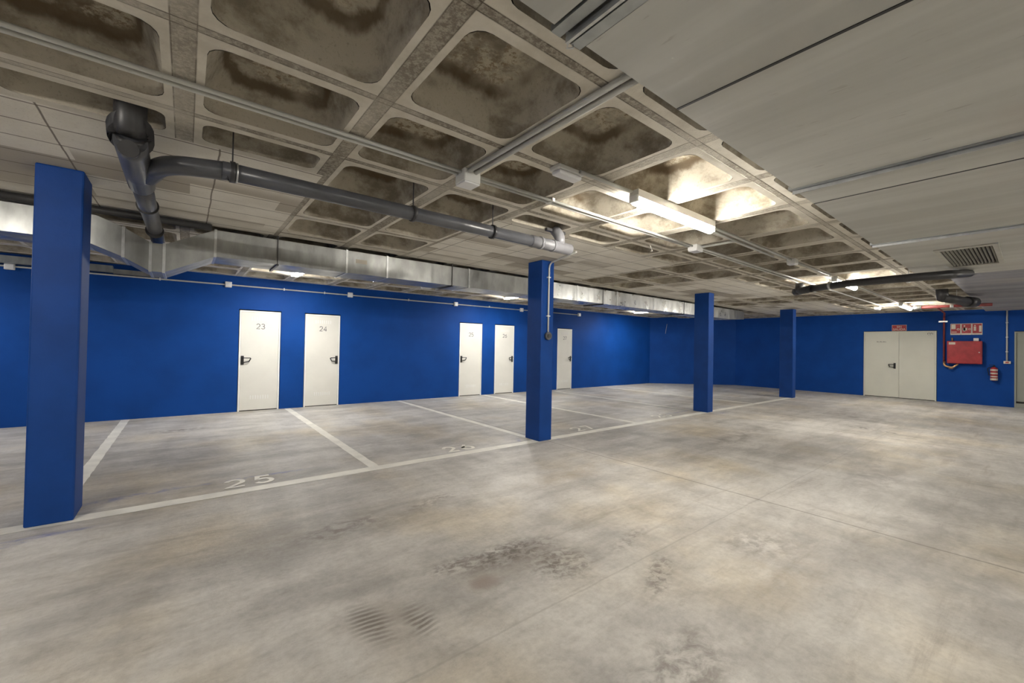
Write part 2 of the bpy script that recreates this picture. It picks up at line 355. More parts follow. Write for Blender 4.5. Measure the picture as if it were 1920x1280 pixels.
# ---------------------------------------------------------------- room shell
W, FX, HW = 9.856, 17.68, 3.0
XB, YR = -6.0, -6.0
bm = B(); box(bm, XB, FX+.3, YR, W+.3, -.15, 0)
floor = tag(link('floor', bm, M['floor']), 'worn polished grey concrete garage floor with saw-cut joints', 'floor', kind='structure')
def wall_with_holes(bm, u0, u1, z0, z1, holes, depth, place):
    """holes: (ua, ub, ztop); place(u, d, z) -> xyz"""
    def q(a, b, c, d): bm.faces.new([bm.verts.new(p) for p in (a, b, c, d)])
    def slab(ua, ub, za, zb):
        pts = [place(u, d, z) for u in (ua, ub) for d in (0, depth) for z in (za, zb)]
        v = [bm.verts.new(p) for p in pts]
        for f in ((0, 4, 5, 1), (2, 3, 7, 6), (0, 1, 3, 2), (4, 6, 7, 5), (0, 2, 6, 4), (1, 5, 7, 3)): bm.faces.new([v[i] for i in f])
    u = u0
    for (a, b, t) in sorted(holes):
        slab(u, a, z0, z1); slab(a, b, t, z1); u = b
    slab(u, u1, z0, z1)
LD = [(.838, 1.562, '23', 'L'), (2.039, 2.763, '24', 'R'), (5.943, 6.683, '25', 'L'), (7.148, 7.861, '26', 'R'), (9.715, 10.407, '27', 'R')]
bm = B(); wall_with_holes(bm, XB, 15.05, 0, HW, [(a-.012, b+.012, 2.052) for a, b, *_ in LD], .15, lambda u, d, z: (u, W+d, z))
tag(link('wall_left', bm, M['blue']), 'long blue painted wall with five white storeroom doors', 'wall', kind='structure')
FD = (1.83, 3.523)
bm = B(); wall_with_holes(bm, YR, 7.62, 0, HW, [(FD[0]-.012, FD[1]+.012, 2.125), (-.62, .345, 2.075)], .15, lambda u, d, z: (FX+d, u, z))
tag(link('wall_far', bm, M['blue']), 'dark blue end wall with grey double door and red hose cabinet', 'wall', kind='structure')
bm = B(); v = [bm.verts.new(p) for p in ((15.04, W, 0), (FX, 7.60, 0), (FX+.2, 7.75, 0), (15.1, W+.2, 0), (15.04, W, HW), (FX, 7.60, HW), (FX+.2, 7.75, HW), (15.1, W+.2, HW))]
for f in ((0, 1, 5, 4), (1, 2, 6, 5), (2, 3, 7, 6), (3, 0, 4, 7), (4, 5, 6, 7), (0, 3, 2, 1)): bm.faces.new([v[i] for i in f])
tag(link('wall_diagonal', bm, M['blue']), 'slanting blue wall joining the door wall and the end wall', 'wall', kind='structure')
bx('wall_back', M['blue'], None, XB-.15, XB, YR, W+.15, 0, HW)
bx('wall_right', M['backwall'], None, XB, FX+.15, YR-.15, YR, 0, HW)
tag(bpy.data.objects['wall_back'], 'blue end wall behind the photographer', 'wall', kind='structure')
tag(bpy.data.objects['wall_right'], 'pale rendered wall closing the garage to the right', 'wall', kind='structure')
# waffle slab -------------------------------------------------------------
def rring(hx, hy, r, cx, cy, z, k=4):
    out = []
    for (sx, sy, a0) in ((1, 1, 0), (-1, 1, 90), (-1, -1, 180), (1, -1, 270)):
        for i in range(k+1):
            a = math.radians(a0 + 90*i/k)
            out.append((cx + sx*(hx-r) + r*math.cos(a), cy + sy*(hy-r) + r*math.sin(a), z))
    return out
bm = B()
K = 4; NR = 4*(K+1)
def coffer(x0, x1, y0, y1, ox0, ox1, oy0, oy1, depth=.25):
    cx, cy, hx, hy = (ox0+ox1)/2, (oy0+oy1)/2, (ox1-ox0)/2, (oy1-oy0)/2
    r = min(.085, hy*.45, hx*.45)
    ring = [bm.verts.new(p) for p in rring(hx, hy, r, cx, cy, HC, K)]
    cor = [bm.verts.new(p) for p in ((x1, y1, HC), (x0, y1, HC), (x0, y0, HC), (x1, y0, HC))]
    for c in range(4):
        b0 = c*(K+1)
        for i in range(K): bm.faces.new((ring[b0+i], ring[b0+i+1], cor[c]))
        e = ring[b0+K]; n = ring[(b0+K+1) % NR]
        bm.faces.new((e, n, cor[(c+1) % 4], cor[c]))
    # hollow
    lv = [(0, 0, 1)]
    tp = depth*.36
    prof = [(0.0, 0.0), (tp*.9, depth*.82), (tp*1.0, depth*.90), (tp*1.15, depth*.955), (tp*1.38, depth*.99), (tp*1.7, depth)]
    prev = None; sh = []
    for (ins, dz) in prof:
        ax, ay = max(hx-ins, .03), max(hy-ins, .03)
        rg = [bm.verts.new(p) for p in rring(ax, ay, min(r*1.15, ax*.6, ay*.6), cx, cy, HC+dz, K)]
        if prev:
            for i in range(NR):
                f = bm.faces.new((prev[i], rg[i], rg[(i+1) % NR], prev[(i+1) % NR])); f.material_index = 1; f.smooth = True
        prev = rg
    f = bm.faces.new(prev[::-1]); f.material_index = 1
def flat(x0, x1, y0, y1, mi):
    v = [bm.verts.new(p) for p in ((x0, y0, HC), (x0, y1, HC), (x1, y1, HC), (x1, y0, HC))]
    bm.faces.new(v).material_index = mi
rib = .083
for i in range(-7, 21):
    x0 = PX0 + PIT*i; x1 = x0 + PIT
    solid = (i % 6) in (3, 4, 5, 0)
    for j in range(-1, 10):
        y0 = PY0 + PIT*j; y1 = y0 + PIT
        if solid and j in (3, 4): flat(x0, x1, y0, y1, 2); continue
        if solid and j == 2:
            coffer(x0, x1, y0, 3.43, x0+rib+.005, x1-rib-.005, y0+rib, 3.36, .16); flat(x0, x1, 3.43, y1, 2); continue
        oy0 = y0 + rib
        if j == 5:
            if solid: flat(x0, x1, y0, 5.72, 2); coffer(x0, x1, 5.72, y1, x0+rib, x1-rib, 5.77, y1-rib); continue
            oy0 = 5.72
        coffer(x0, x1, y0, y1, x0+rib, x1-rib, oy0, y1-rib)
xe0, xe1 = PX0-7*PIT, PX0+21*PIT
flat(xe0, xe1, PY0+10*PIT, W+.1, 0); flat(xe0, xe1, YR-.1, PY0-PIT, 0); flat(xe1, FX+.2, YR-.1, W+.1, 0); flat(XB-.1, xe0, YR-.1, W+.1, 0)
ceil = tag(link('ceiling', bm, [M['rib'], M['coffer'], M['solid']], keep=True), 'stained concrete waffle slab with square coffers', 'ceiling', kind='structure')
bx('slab_top', M['dark'], ceil, XB-.1, FX+.2, YR-.1, W+.2, 2.96, 3.05)
# floor paint --------------------------------------------------------------
def strip(name, x0, x1, y0, y1, lab):
    bm = B(); n = 60; lng = (x1-x0) > (y1-y0); t = []
    for k in range(n+1):
        q = k/n; j1, j2 = random.uniform(-.004, .004), random.uniform(-.004, .004)
        if lng: t.append((bm.verts.new((x0+(x1-x0)*q, y0+j1, .0022)), bm.verts.new((x0+(x1-x0)*q, y1+j2, .0022))))
        else: t.append((bm.verts.new((x0+j1, y0+(y1-y0)*q, .0026)), bm.verts.new((x1+j2, y0+(y1-y0)*q, .0026))))
    for a, b in zip(t, t[1:]): bm.faces.new((a[0], b[0], b[1], a[1]) if lng else (a[0], a[1], b[1], b[0]))
    return link(name, bm, M['line'], floor)
strip('bay_front_line', -2.35, 15.0, 4.535, 4.685, '')
for x in (-.79, 1.72, 4.18, 6.72, 9.27, 11.9): strip('bay_divider_line', x-.055, x+.055, 4.65, 9.80 if x < 9 else 9.5, '')
for s, x, wd in (('25', .535, .16), ('26', 2.955, .165), ('27', 5.45, .18), ('28', 7.90, .20)):
    digits('bay_number', s, wd, .25, .085, .045, M['line'], floor, Matrix.Translation((x, 4.755, .0028)), .0008)
# doors --------------------------------------------------------------------
def lever(parent, P, side, m=M['black']):
    """P(u, d, z): d towards the room. side +1: the lever points to +u"""
    bm = B()
    def b(u0, u1, d0, d1, z0, z1):
        pts = [P(u, d, z) for u in (u0, u1) for d in (d0, d1) for z in (z0, z1)]; v = [bm.verts.new(p) for p in pts]
        for f in ((0, 4, 5, 1), (2, 3, 7, 6), (0, 1, 3, 2), (4, 6, 7, 5), (0, 2, 6, 4), (1, 5, 7, 3)): bm.faces.new([v[i] for i in f])
    b(-.026, .026, 0, .014, -.095, .085)
    h = link('door_handle', bm, m, parent, bevel=.004)
    s = side
    tb('lever', m, h, [P(0, .0, .045), P(0, .05, .045), P(s*.02, .058, .045), P(s*.13, .058, .042), P(s*.14, .045, .03), P(s*.11, .04, -.03), P(s*.02, .03, -.05)], .009, 8)
    return h
for n, (a, b, num, sd) in enumerate(LD):
    d = empty('door_%d' % (n+1), ((a+b)/2, W, 0), 'white steel storeroom door numbered %s in the blue wall' % num, 'door', 'numbered storeroom doors', 'structure')
    bm = B(); f = .028
    for q in ((a, a+f, 0, 2.03), (b-f, b, 0, 2.03), (a+f, b-f, 2.03-f, 2.03)): box(bm, q[0], q[1], W-.004, W+.11, q[2], q[3])
    link('door_frame', bm, M['door_frame'], d)
    leaf = bx('door_leaf', M['door'], d, a+f+.003, b-f-.003, W+.006, W+.05, .018, 2.03-f-.003)
    bx('threshold', M['dark'], d, a+f, b-f, W+.02, W+.11, 0, .02)
    bm = B(); c = (a+b)/2
    for k in range(8):
        for z in (1.835, .235):
            u = c - .155 + k*.044; box(bm, u, u+.016, W+.001, W+.010, z, z+.075)
    link('louvre_slots', bm, M['door_frame'], leaf)
    digits('number', num, .068, .105, .018, .013, M['digit'], leaf, Matrix.Translation((c+.005, W+.0055, 1.665)) @ Matrix.Rotation(PI/2, 4, 'X'))
    u = a+.062 if sd == 'L' else b-.062
    lever(leaf, lambda uu, dd, zz, u=u: (u+uu, W+.006-dd, 1.03+zz), 1 if sd == 'L' else -1)
# double door in the end wall
d = empty('door_6', (FX, 2.68, 0), 'grey-white double fire door in the dark blue end wall', 'door', None, 'structure')
bm = B(); f = .03
for q in ((FD[0], FD[0]+f, 0, 2.11), (FD[1]-f, FD[1], 0, 2.11), (FD[0]+f, FD[1]-f, 2.11-f, 2.11)): box(bm, FX-.006, FX+.11, q[0], q[1], q[2], q[3])
link('door_frame', bm, M['door_far'], d)
l1 = bx('door_leaf', M['door_far'], d, FX+.004, FX+.05, 2.664, FD[1]-f-.003, .02, 2.11-f-.003)
l2 = bx('door_leaf', M['door_far'], d, FX+.004, FX+.05, FD[0]+f+.003, 2.658, .02, 2.11-f-.003)
bx('threshold', M['dark'], d, FX+.02, FX+.1, FD[0]+f, FD[1]-f, 0, .02)
bm = B()
for k in range(9): box(bm, FX+.001, FX+.005, 2.96+k*.027, 2.978+k*.027, 1.765, 1.775 + (k % 3)*.008)
link('small_label', bm, M['digit'], l1)
bm = B()
for (y, z, h) in ((1.905, 2.0, .055), (1.935, 2.02, .04), (1.96, 2.0, .05), (1.985, 2.03, .03), (2.01, 2.0, .05), (1.95, 1.975, .012), (1.99, 1.975, .012)):
    box(bm, FX+.001, FX+.005, y, y+.012, z, z+h)
tag(link('corner_label', bm, M['digit'], l2), 'small dark printed mark in the top corner of the door leaf')
lever(l1, lambda uu, dd, zz: (FX+.004-dd, 2.76-uu*-1, 1.02+zz), 1)
# right-hand grey door
d = empty('door_7', (FX, -.14, 0), 'dull grey door at the right edge beyond the extinguisher', 'door', None, 'structure')
bm = B()
for q in ((.315, .345, 0, 2.06), (-.62, -.59, 0, 2.06), (-.59, .315, 2.03, 2.06)): box(bm, FX-.004, FX+.11, q[0], q[1], q[2], q[3])
link('door_frame', bm, M['door_grey'], d)
bx('door_leaf', M['door_grey'], d, FX+.03, FX+.07, -.587, .312, .17, 2.027)
bx('leaf_gap', M['dark'], d, FX+.04, FX+.08, -.587, .312, .12, .168)  # dark strip put in for the shaded gap under the leaf
bx('sill', M['door_grey'], d, FX+.0, FX+.08, -.587, .312, 0, .118)
# pillars ------------------------------------------------------------------
PL = [(-.905, 4.585, .26, .34, 'wide blue square pillar nearest the camera at the left edge'),
      (4.135, 4.545, .25, .32, 'blue pillar with the conduit and round box on its face'),
      (9.215, 4.545, .24, .34, 'plain blue pillar second farthest away, at the end of bay 28'),
      (14.44, 4.545, .25, .36, 'farthest blue pillar, standing clear in front of the end wall')]
for k, (x, y, dx, dy, lab) in enumerate(PL):
    bm = B(); box(bm, x, x+dx, y, y+dy, .0, HC+.002)
    tag(link('pillar', bm, M['blue_pillar'], bevel=.012), lab, 'pillar', 'blue pillars along the bay line')
# ceiling boards on the right ----------------------------------------------
ZP, YE = 2.64, 1.147
edges = [(-5.95, 1.085, 'the one nearest the camera, left of the first steel rail'), (1.265, 1.955, 'the narrow one right of the first steel rail'),
         (1.975, 3.60, 'the wide one before the second steel rail'), (3.72, 4.085, 'the narrow strip just past the second steel rail'),
         (4.105, 6.13, 'the one leading up to the third steel rail'), (6.23, 9.35, 'the far one that carries the air grille')]
VX0, VX1, VY0, VY1 = 6.98, 8.52, .27, .735
for a, b, wh in edges:
    bm = B()
    if b < 9: box(bm, a, b, -5.9, YE, ZP, ZP+.04)
    else:
        box(bm, a, VX0, -5.9, YE, ZP, ZP+.04); box(bm, VX1, b, -5.9, YE, ZP, ZP+.04)
        box(bm, VX0, VX1, -5.9, VY0, ZP, ZP+.04); box(bm, VX0, VX1, VY1, YE, ZP, ZP+.04)
    tag(link('ceiling_board', bm, M['panel']), 'pale grey painted ceiling board, ' + wh, 'ceiling board', 'painted boards fixed under the slab')
def rail(x0, x1, lab):
    r = empty('ceiling_rail', ((x0+x1)/2, YE, ZP), lab, 'rail', 'steel rails between the ceiling boards')
    bm = B(); w_ = x1-x0
    box(bm, x0, x1, -5.9, YE+.02, ZP+.022, ZP+.032)
    box(bm, x0, x0+w_*.30, -5.9, YE+.03, ZP-.005, ZP+.022); box(bm, x0+w_*.62, x1-w_*.06, -5.9, YE+.02, ZP-.012, ZP+.022)
    link('channel', bm, M['rail'], r)
    bx('lip', M['steel'], r, x0+w_*.40, x0+w_*.48, -5.9, YE+.015, ZP-.028, ZP+.022)
    bm = B(); box(bm, x0+w_*.28, x0+w_*.40, -5.9, YE, ZP+.010, ZP+.022); box(bm, x0+w_*.48, x0+w_*.62, -5.9, YE, ZP+.010, ZP+.022); box(bm, x1-w_*.06, x1, -5.9, YE, ZP+.010, ZP+.022)
    link('shadow_groove', bm, M['dark'], r)
    return r
r1 = rail(1.095, 1.26, 'wide galvanised double rail at the top of the photo with an open hooked end')
bm = B(); tubep(bm, [(1.18, YE+.015, ZP-.01), (1.185, YE+.03, ZP-.03), (1.20, YE+.01, ZP-.032), (1.21, YE+.02, ZP-.01)], .003, 6)
link('end_clip', bm, M['steel'], r1)
rail(3.60, 3.72, 'galvanised rail crossing the boards in the middle of the right side')
rail(6.13, 6.23, 'farthest galvanised rail, just before the air grille')
for x0, x1, lab in ((1.957, 1.973, 'black strip standing for the dark gap between the first two wide ceiling boards'), (4.087, 4.103, 'black strip standing for the dark gap close behind the second steel rail')):
    tag(bx('joint_gap', M['black'], None, x0, x1, -5.9, YE-.002, ZP-.002, ZP+.03), lab, 'joint gap')  # black strips stand in for the shaded gaps between boards
# corrugated sheet
bm = B(); n = 110; x0, x1 = 9.36, FX-.01; prev = None
for k in range(n*4+1):
    x = x0 + (x1-x0)*k/(n*4); z = ZP+.002 + .016*(1 if (k % 4) in (0, 1) else 0)
    c = [bm.verts.new((x, YR+.05, z)), bm.verts.new((x, .86, z)), bm.verts.new((x, YR+.05, z+.004)), bm.verts.new((x, .86, z+.004))]
    if prev: bm.faces.new((prev[0], c[0], c[1], prev[1])); bm.faces.new((prev[2], prev[3], c[3], c[2])); bm.faces.new((prev[1], c[1], c[3], prev[3]))
    prev = c
tag(link('corrugated_sheet', bm, M['corrug']), 'bluish grey corrugated ceiling sheet beyond the air grille', 'ceiling sheet')
# air grille
g = empty('air_grille', ((VX0+VX1)/2, (VY0+VY1)/2, ZP), 'rectangular metal air grille with dark slots in the ceiling boards', 'air grille')
bm = B(); e = .045
box(bm, VX0-.02, VX1+.02, VY0-.02, VY0+e-.02, ZP-.012, ZP+.01); box(bm, VX0-.02, VX1+.02, VY1-e+.02, VY1+.02, ZP-.012, ZP+.01)
box(bm, VX0-.02, VX0+e+.03, VY0+e-.02, VY1-e+.02, ZP-.012, ZP+.01); box(bm, VX1-e-.03, VX1+.02, VY0+e-.02, VY1-e+.02, ZP-.012, ZP+.01)
link('grille_frame', bm, M['grille'], g)
n = 13; sp = (VY1-VY0-2*e+.04)/n
for k in range(n):
    y = VY0+e-.02+sp*(k+.5); bm = B()
    v = [bm.verts.new(p) for p in ((VX0+.05, y-sp*.25, ZP+.018), (VX1-.05, y-sp*.25, ZP+.018), (VX1-.05, y+sp*.12, ZP-.006), (VX0+.05, y+sp*.12, ZP-.006),
                                   (VX0+.05, y-sp*.25, ZP+.021), (VX1-.05, y-sp*.25, ZP+.021), (VX1-.05, y+sp*.12, ZP-.003), (VX0+.05, y+sp*.12, ZP-.003))]
    for f in ((0, 3, 2, 1), (4, 5, 6, 7), (0, 1, 5, 4), (1, 2, 6, 5), (2, 3, 7, 6), (3, 0, 4, 7)): bm.faces.new([v[i] for i in f])
    link('slat', bm, M['grille'], g)
bx('duct_box', M['dark'], g, VX0, VX1, VY0, VY1, ZP+.045, ZP+.055)
# lamps --------------------------------------------------------------------
def batten(name, cx, cy, z, L, axis, m, lab, group, wd=.055, flatd=False):
    e = empty(name, (cx, cy, z+.06), lab, 'lamp', group)
    h = L/2
    def bb(nm, mm, u0, u1, v0, v1, z0, z1, bev=0):
        a = (cx+u0, cx+u1, cy+v0, cy+v1) if axis == 'X' else (cx+v0, cx+v1, cy+u0, cy+u1)
        return bx(nm, mm, e, a[0], a[1], a[2], a[3], z0, z1, bevel=bev)
    bb('housing', M['white_plastic'], -h, h, -wd*.8, wd*.8, z+.022, HC-.001)
    if flatd:
        bb('diffuser', m, -h+.01, h-.01, -wd, wd, z+.010, z+.0215)
        return e
    pts = [(cx-h+.02, cy, z), (cx+h-.02, cy, z)] if axis == 'X' else [(cx, cy-h+.02, z), (cx, cy+h-.02, z)]
    tb('diffuser', m, e, pts, wd*.72, 16)
    for s in (-1, 1): bb('end_cap', M['white_plastic'], s*h-.012, s*h+.012, -wd*.75, wd*.75, z-.02, z+.04, .006)
    return e
batten('tube_lamp', 3.50, 2.035, 2.615, 1.30, 'X', M['tube'], 'long lit tube lamp glaring under the waffle ribs, nearest of the aisle row', 'aisle tube lamps')
batten('tube_lamp', 9.30, 2.12, 2.625, 1.30, 'X', M['tube'], 'lit tube lamp half hidden behind the dark pipe over the aisle', 'aisle tube lamps')
batten('tube_lamp', 14.85, 2.11, 2.625, 1.30, 'X', M['tube'], 'farthest lit aisle tube lamp, just before the end wall', 'aisle tube lamps')
batten('tube_lamp', -2.35, 2.035, 2.615, 1.30, 'X', M['tube'], 'lit tube lamp of the aisle row behind the photographer', 'aisle tube lamps')
for x, lab in ((-3.7, 'lit batten lamp by the door wall left of the first pillar'), (1.61, 'lit batten lamp showing under the duct between doors 23 and 24'),
               (6.70, 'lit batten lamp showing under the duct above doors 25 and 26'), (12.5, 'lit batten lamp under the duct left of the far blue pillars')):
    batten('batten_lamp', x, 8.50, 2.655, .62, 'Y', M['tube_wall'], lab, 'lamps behind the duct by the door wall', flatd=True)
for x in (-3.2, 2.2, 8.0, 13.4):  # unseen lamps added to light the boards and even out the light
    e = empty('fill_lamp', (x, -3.4, ZP), 'added fill lamp under the ceiling boards, out of view to the right', 'lamp', 'added fill lamps on the right')
    bx('housing', M['white_plastic'], e, x-.65, x+.65, -3.46, -3.34, ZP-.035, ZP-.001)
    tb('diffuser', M['tube_fill'], e, [(x-.62, -3.4, ZP-.055), (x+.62, -3.4, ZP-.055)], .04, 14)
def em_light(x, y, z, lx, ly, lab, h=.085):
    e = empty('emergency_light', (x, y, HC), lab, 'emergency light', 'emergency lights on the ceiling')
    bx('housing', M['white_plastic'], e, x-lx, x+lx, y-ly, y+ly, z+.03, HC-.001, bevel=.008)
    bm = B(); box(bm, x-lx*.92, x+lx*.92, y-ly*.86, y+ly*.86, z, z+.03); link('diffuser', bm, M['emergency'], e, bevel=.012)
em_light(2.157, 2.12, 2.635, .125, .052, 'white boxy unlit emergency light left of the glaring tube lamp')
em_light(4.0, 8.05, 2.60, .12, .05, 'small emergency light peeping below the duct left of door 25')
em_light(10.0, 7.9, 2.60, .12, .05, 'small emergency light peeping below the duct above the bright wall patch')
em_light(-.12, 8.05, 2.59, .07, .05, 'small white light peeping below the dip in the duct')
em_light(15.1, 2.72, 2.61, .14, .06, 'small far emergency light at the ceiling edge above the double door')
# conduits -----------------------------------------------------------------
def conduit(lab, runs, r=.014, m='grey_conduit', clips=(), group='conduits on the ceiling', nm='conduit'):
    e = empty(nm, tuple(runs[0][0]), lab, 'conduit', group)
    for p in runs: tb('tube', M[m], e, p, r, 10)
    for c in clips: bx('clip', M['white_plastic'], e, *c)
    return e
zc = HC-.022
conduit('pair of pale conduits crossing the whole waffle ceiling lengthwise', [[(-5.5, 2.615, zc), (1.558, 2.615, zc)], [(-5.5, 2.665, zc), (1.558, 2.665, zc)], [(1.702, 2.615, zc), (4.86, 2.615, zc)], [(1.70, 2.665, zc), (4.86, 2.66, zc)]],
        clips=[(x, x+.03, 2.595, 2.685, zc-.01, HC-.001) for x in (2.47,)], r=.0125)
conduit('far pair of conduits running from the middle box towards the dark pipe', [[(5.04, 2.60, zc), (8.5, 2.60, zc), (15.0, 2.56, zc)], [(5.04, 2.65, zc), (8.5, 2.68, zc), (10.5, 2.9, zc)]], r=.015)
conduit('pair of thick conduits along the rib from the near box to the ceiling boards', [[(1.598, 2.562, zc), (1.598, 1.149, zc)], [(1.655, 2.562, zc), (1.655, 1.149, zc)]], r=.0165)
conduit('thin conduit feeding the aisle tube lamps', [[(2.22, 2.05, zc), (2.825, 2.04, zc)], [(4.175, 2.08, zc), (6.58, 2.11, zc)], [(6.72, 2.11, zc), (8.62, 2.12, zc)], [(9.98, 2.12, zc), (14.17, 2.12, zc)]], r=.013)
conduit('thin second conduit beside the aisle lamp row', [[(4.16, 2.15, zc), (6.2, 2.19, zc)]], r=.012)
conduit('short conduit branch crossing from the middle box to the lamp row', [[(5.0, 2.56, zc), (5.01, 2.16, zc)]], r=.014)
def jbox(x0, x1, y0, y1, z0, z1, lab, group, lid=None):
    e = empty('junction_box', ((x0+x1)/2, (y0+y1)/2, z1), lab, 'junction box', group)
    bx('box_body', M['white_plastic'], e, x0, x1, y0, y1, z0, z1, bevel=.008)
    if lid == 'down': bx('lid', M['emergency'], e, x0+.004, x1-.004, y0+.004, y1-.004, z0-.012, z0, bevel=.004)
    if lid == 'room': bx('lid', M['emergency'], e, x0+.008, x1-.008, y0-.008, y0, z0+.008, z1-.008, bevel=.004)
G = 'junction boxes on the ceiling'
jbox(1.56, 1.70, 2.565, 2.70, 2.605, HC-.001, 'square ceiling junction box where the near conduits meet', G, 'down')
jbox(4.87, 5.03, 2.56, 2.68, 2.63, HC-.001, 'grey ceiling junction box in the middle beyond the tube lamp', G, 'down')
jbox(6.59, 6.71, 2.055, 2.165, 2.63, HC-.001, 'small junction box on the lamp row halfway to the dark pipe', G, 'down')
# wall conduit with its boxes
zw = 2.52
e = empty('wall_conduit', (4, W, zw), 'thin white conduit running along the top of the blue door wall', 'conduit')
tb('tube', M['grey_conduit'], e, [(-5.5, W-.016, 2.50), (-1.3, W-.016, 2.50), (.57, W-.016, 2.512), (5.78, W-.016, 2.53), (10.7, W-.016, 2.545)], .014, 8)
for x in (-.4, 1.6, 2.4, 4.4, 6.9, 9.4): bx('clip', M['white_plastic'], e, x, x+.02, W-.034, W, 2.485+.005*x, 2.535+.005*x)
for x, z, lab in ((-2.16, 2.50, 'white wall box left of the first pillar under the duct'), (.636, 2.515, 'white wall box upper left of door 23'),
                  (2.966, 2.525, 'white wall box just right of door 24'), (5.78, 2.533, 'white wall box upper left of door 25'),
                  (8.12, 2.538, 'white wall box left of the second pillar above door 26'), (10.72, 2.55, 'white wall box ending the wall conduit past door 27')):
    s = .055; jbox(x-s, x+s, W-.055, W-.001, z-s, z+s, lab, 'boxes along the wall conduit', 'room')
# ventilation duct ---------------------------------------------------------
DY0, DY1, DT, DB = 5.75, 6.27, 2.655, 2.355
duct = empty('ventilation_duct', (4, 6, DT), 'long galvanised rectangular air duct under the slab, dipping below the drain pipe', 'air duct')
st = [(-5.9, 0), (-3.4, 0), (-2.2, 0), (-.80, 0), (-.52, -.115), (-.31, -.235), (-.20, -.235), (.24, 0), (.86, 0), (1.68, 0), (2.24, 0), (3.3, 0), (3.62, 0), (4.9, 0), (6.2, 0), (7.5, 0), (8.9, 0), (10.3, 0), (11.6, 0), (12.9, 0)]
def dsec(x0, o0, x1, o1, m, y0=(DY0, DY0), y1=(DY1, DY1), t=(DT, DT), b=(DB, DB)):
    bm = B(); v = []
    for (x, o, ya, yb, tt, bb_) in ((x0, o0, y0[0], y1[0], t[0], b[0]), (x1, o1, y0[1], y1[1], t[1], b[1])):
        for p in ((ya, bb_+o), (yb, bb_+o), (yb, tt+o), (ya, tt+o)): v.append(bm.verts.new((x, p[0], p[1])))
    for f in ((0, 1, 5, 4), (1, 2, 6, 5), (2, 3, 7, 6), (3, 0, 4, 7), (0, 3, 2, 1), (4, 5, 6, 7)): bm.faces.new([v[i] for i in f])
    return link('duct_section', bm, m, duct)
for (a, oa), (b, ob) in zip(st, st[1:]): dsec(a, oa, b, ob, M['duct_rippled'] if a >= 4.8 else M['duct'])
dsec(12.9, 0, 13.6, 0, M['duct'], t=(DT, DT), b=(DB, DB+.03))
dsec(13.6, 0, 14.1, 0, M['duct'], y0=(DY0, DY0+.06), t=(DT, DT-.02), b=(DB+.03, DB+.06))
for (a, o) in st[1:]:
    if a in (.86, 3.3): continue
    bm = B(); q = .008; w_ = .012
    for (y0, y1, z0, z1) in ((DY0-q, DY0, DB-q, DT+q), (DY1, DY1+q, DB-q, DT+q), (DY0, DY1, DB-q, DB), (DY0, DY1, DT, DT+q)): box(bm, a-w_, a+w_, y0, y1, z0+o, z1+o)
    link('flange', bm, M['steel'], duct)
for a in (.86, 3.3, 7.0, 10.3):
    bm = B()
    box(bm, a-.012, a+.012, DY0-.02, DY1+.02, DB-.022, DB-.001)
    box(bm, a-.004, a+.004, DY0-.014, DY0-.006, DB-.02, HC+.001); box(bm, a-.004, a+.004, DY1+.006, DY1+.014, DB-.02, HC+.001)
    tag(link('hanger_bar', bm, M['pvc_black'], duct), 'dark threaded hanger with a bar under the duct')
bx('sticker', M['sign_white'], duct, 1.80, 1.95, DY0-.002, DY0, 2.50, 2.555)
# smaller duct against the wall at the left
e = empty('wall_duct', (-2, 9.7, 2.58), 'slim grey duct against the blue wall at the far left', 'air duct')
bx('duct_body', M['rail'], e, -5.9, -1.0, 9.70, 9.853, 2.535, 2.645); bx('duct_end', M['duct'], e, -1.0, -.42, 9.74, 9.853, 2.525, 2.60)
# drain pipes --------------------------------------------------------------
e = empty('drain_pipe', (-.27, 3.3, 2.7), 'thick dark grey drain pipe dropping from a coffer and running over the duct', 'drain pipe')
xp = -.272
tb('down_pipe', M['pvc_black'], e, path([(xp, 3.18, 2.85), (xp, 3.16, 2.62), (xp, 3.25, 2.53), (xp, 3.6, 2.515)], .09), .072, 20)
tb('pipe_run', M['pvc'], e, [(xp, 3.55, 2.515), (xp, 4.6, 2.51), (xp, 5.5, 2.53), (xp, 6.2, 2.53)], .062, 22)
tb('socket', M['pvc'], e, [(xp, 3.20, 2.535), (xp, 3.30, 2.522), (xp, 3.72, 2.515), (xp, 3.98, 2.512)], .076, 22)
tb('cap', M['pvc_black'], e, [(xp+.0, 3.20, 2.48), (xp+.0, 3.11, 2.455)], .045, 18)
for y, mt in ((4.55, 'pvc_black'), (5.55, 'pvc_black')):
    c = tb('clamp', M[mt], e, [(xp, y, 2.512), (xp, y+.025, 2.512)], .074, 20)
    bx('hanger_rod', M['pvc_black'], c, xp-.004, xp+.004, y+.008, y+.016, 2.58, HC+.0)
e = empty('drain_branch', (1.5, 3.24, 2.5), 'long drain pipe slung below the waffle ribs, running towards the second pillar', 'drain pipe')
tb('bend', M['pvc'], e, path([(xp+.05, 3.72, 2.505), (-.13, 3.36, 2.50), (.20, 3.24, 2.50)], .16, 8), .058, 20)
tb('pipe_run', M['pvc'], e, [(.16, 3.24, 2.50), (1.0, 3.24, 2.50), (1.9, 3.24, 2.50), (2.80, 3.24, 2.50)], .056, 22)
tag(tb('pipe_end', M['pvc_light'], e, [(2.78, 3.24, 2.50), (3.36, 3.24, 2.50)], .060, 22), 'lighter grey end piece of the pipe')
tb('riser', M['pvc_light'], e, path([(3.20, 3.24, 2.52), (3.20, 3.24, 2.62), (3.18, 3.30, 2.702)], .04), .058, 18)
tb('collar', M['pvc_light'], e, [(2.90, 3.24, 2.5), (2.93, 3.24, 2.5)], .066, 22)
tb('collar', M['pvc_light'], e, [(3.08, 3.24, 2.5), (3.10, 3.24, 2.5)], .066, 22)
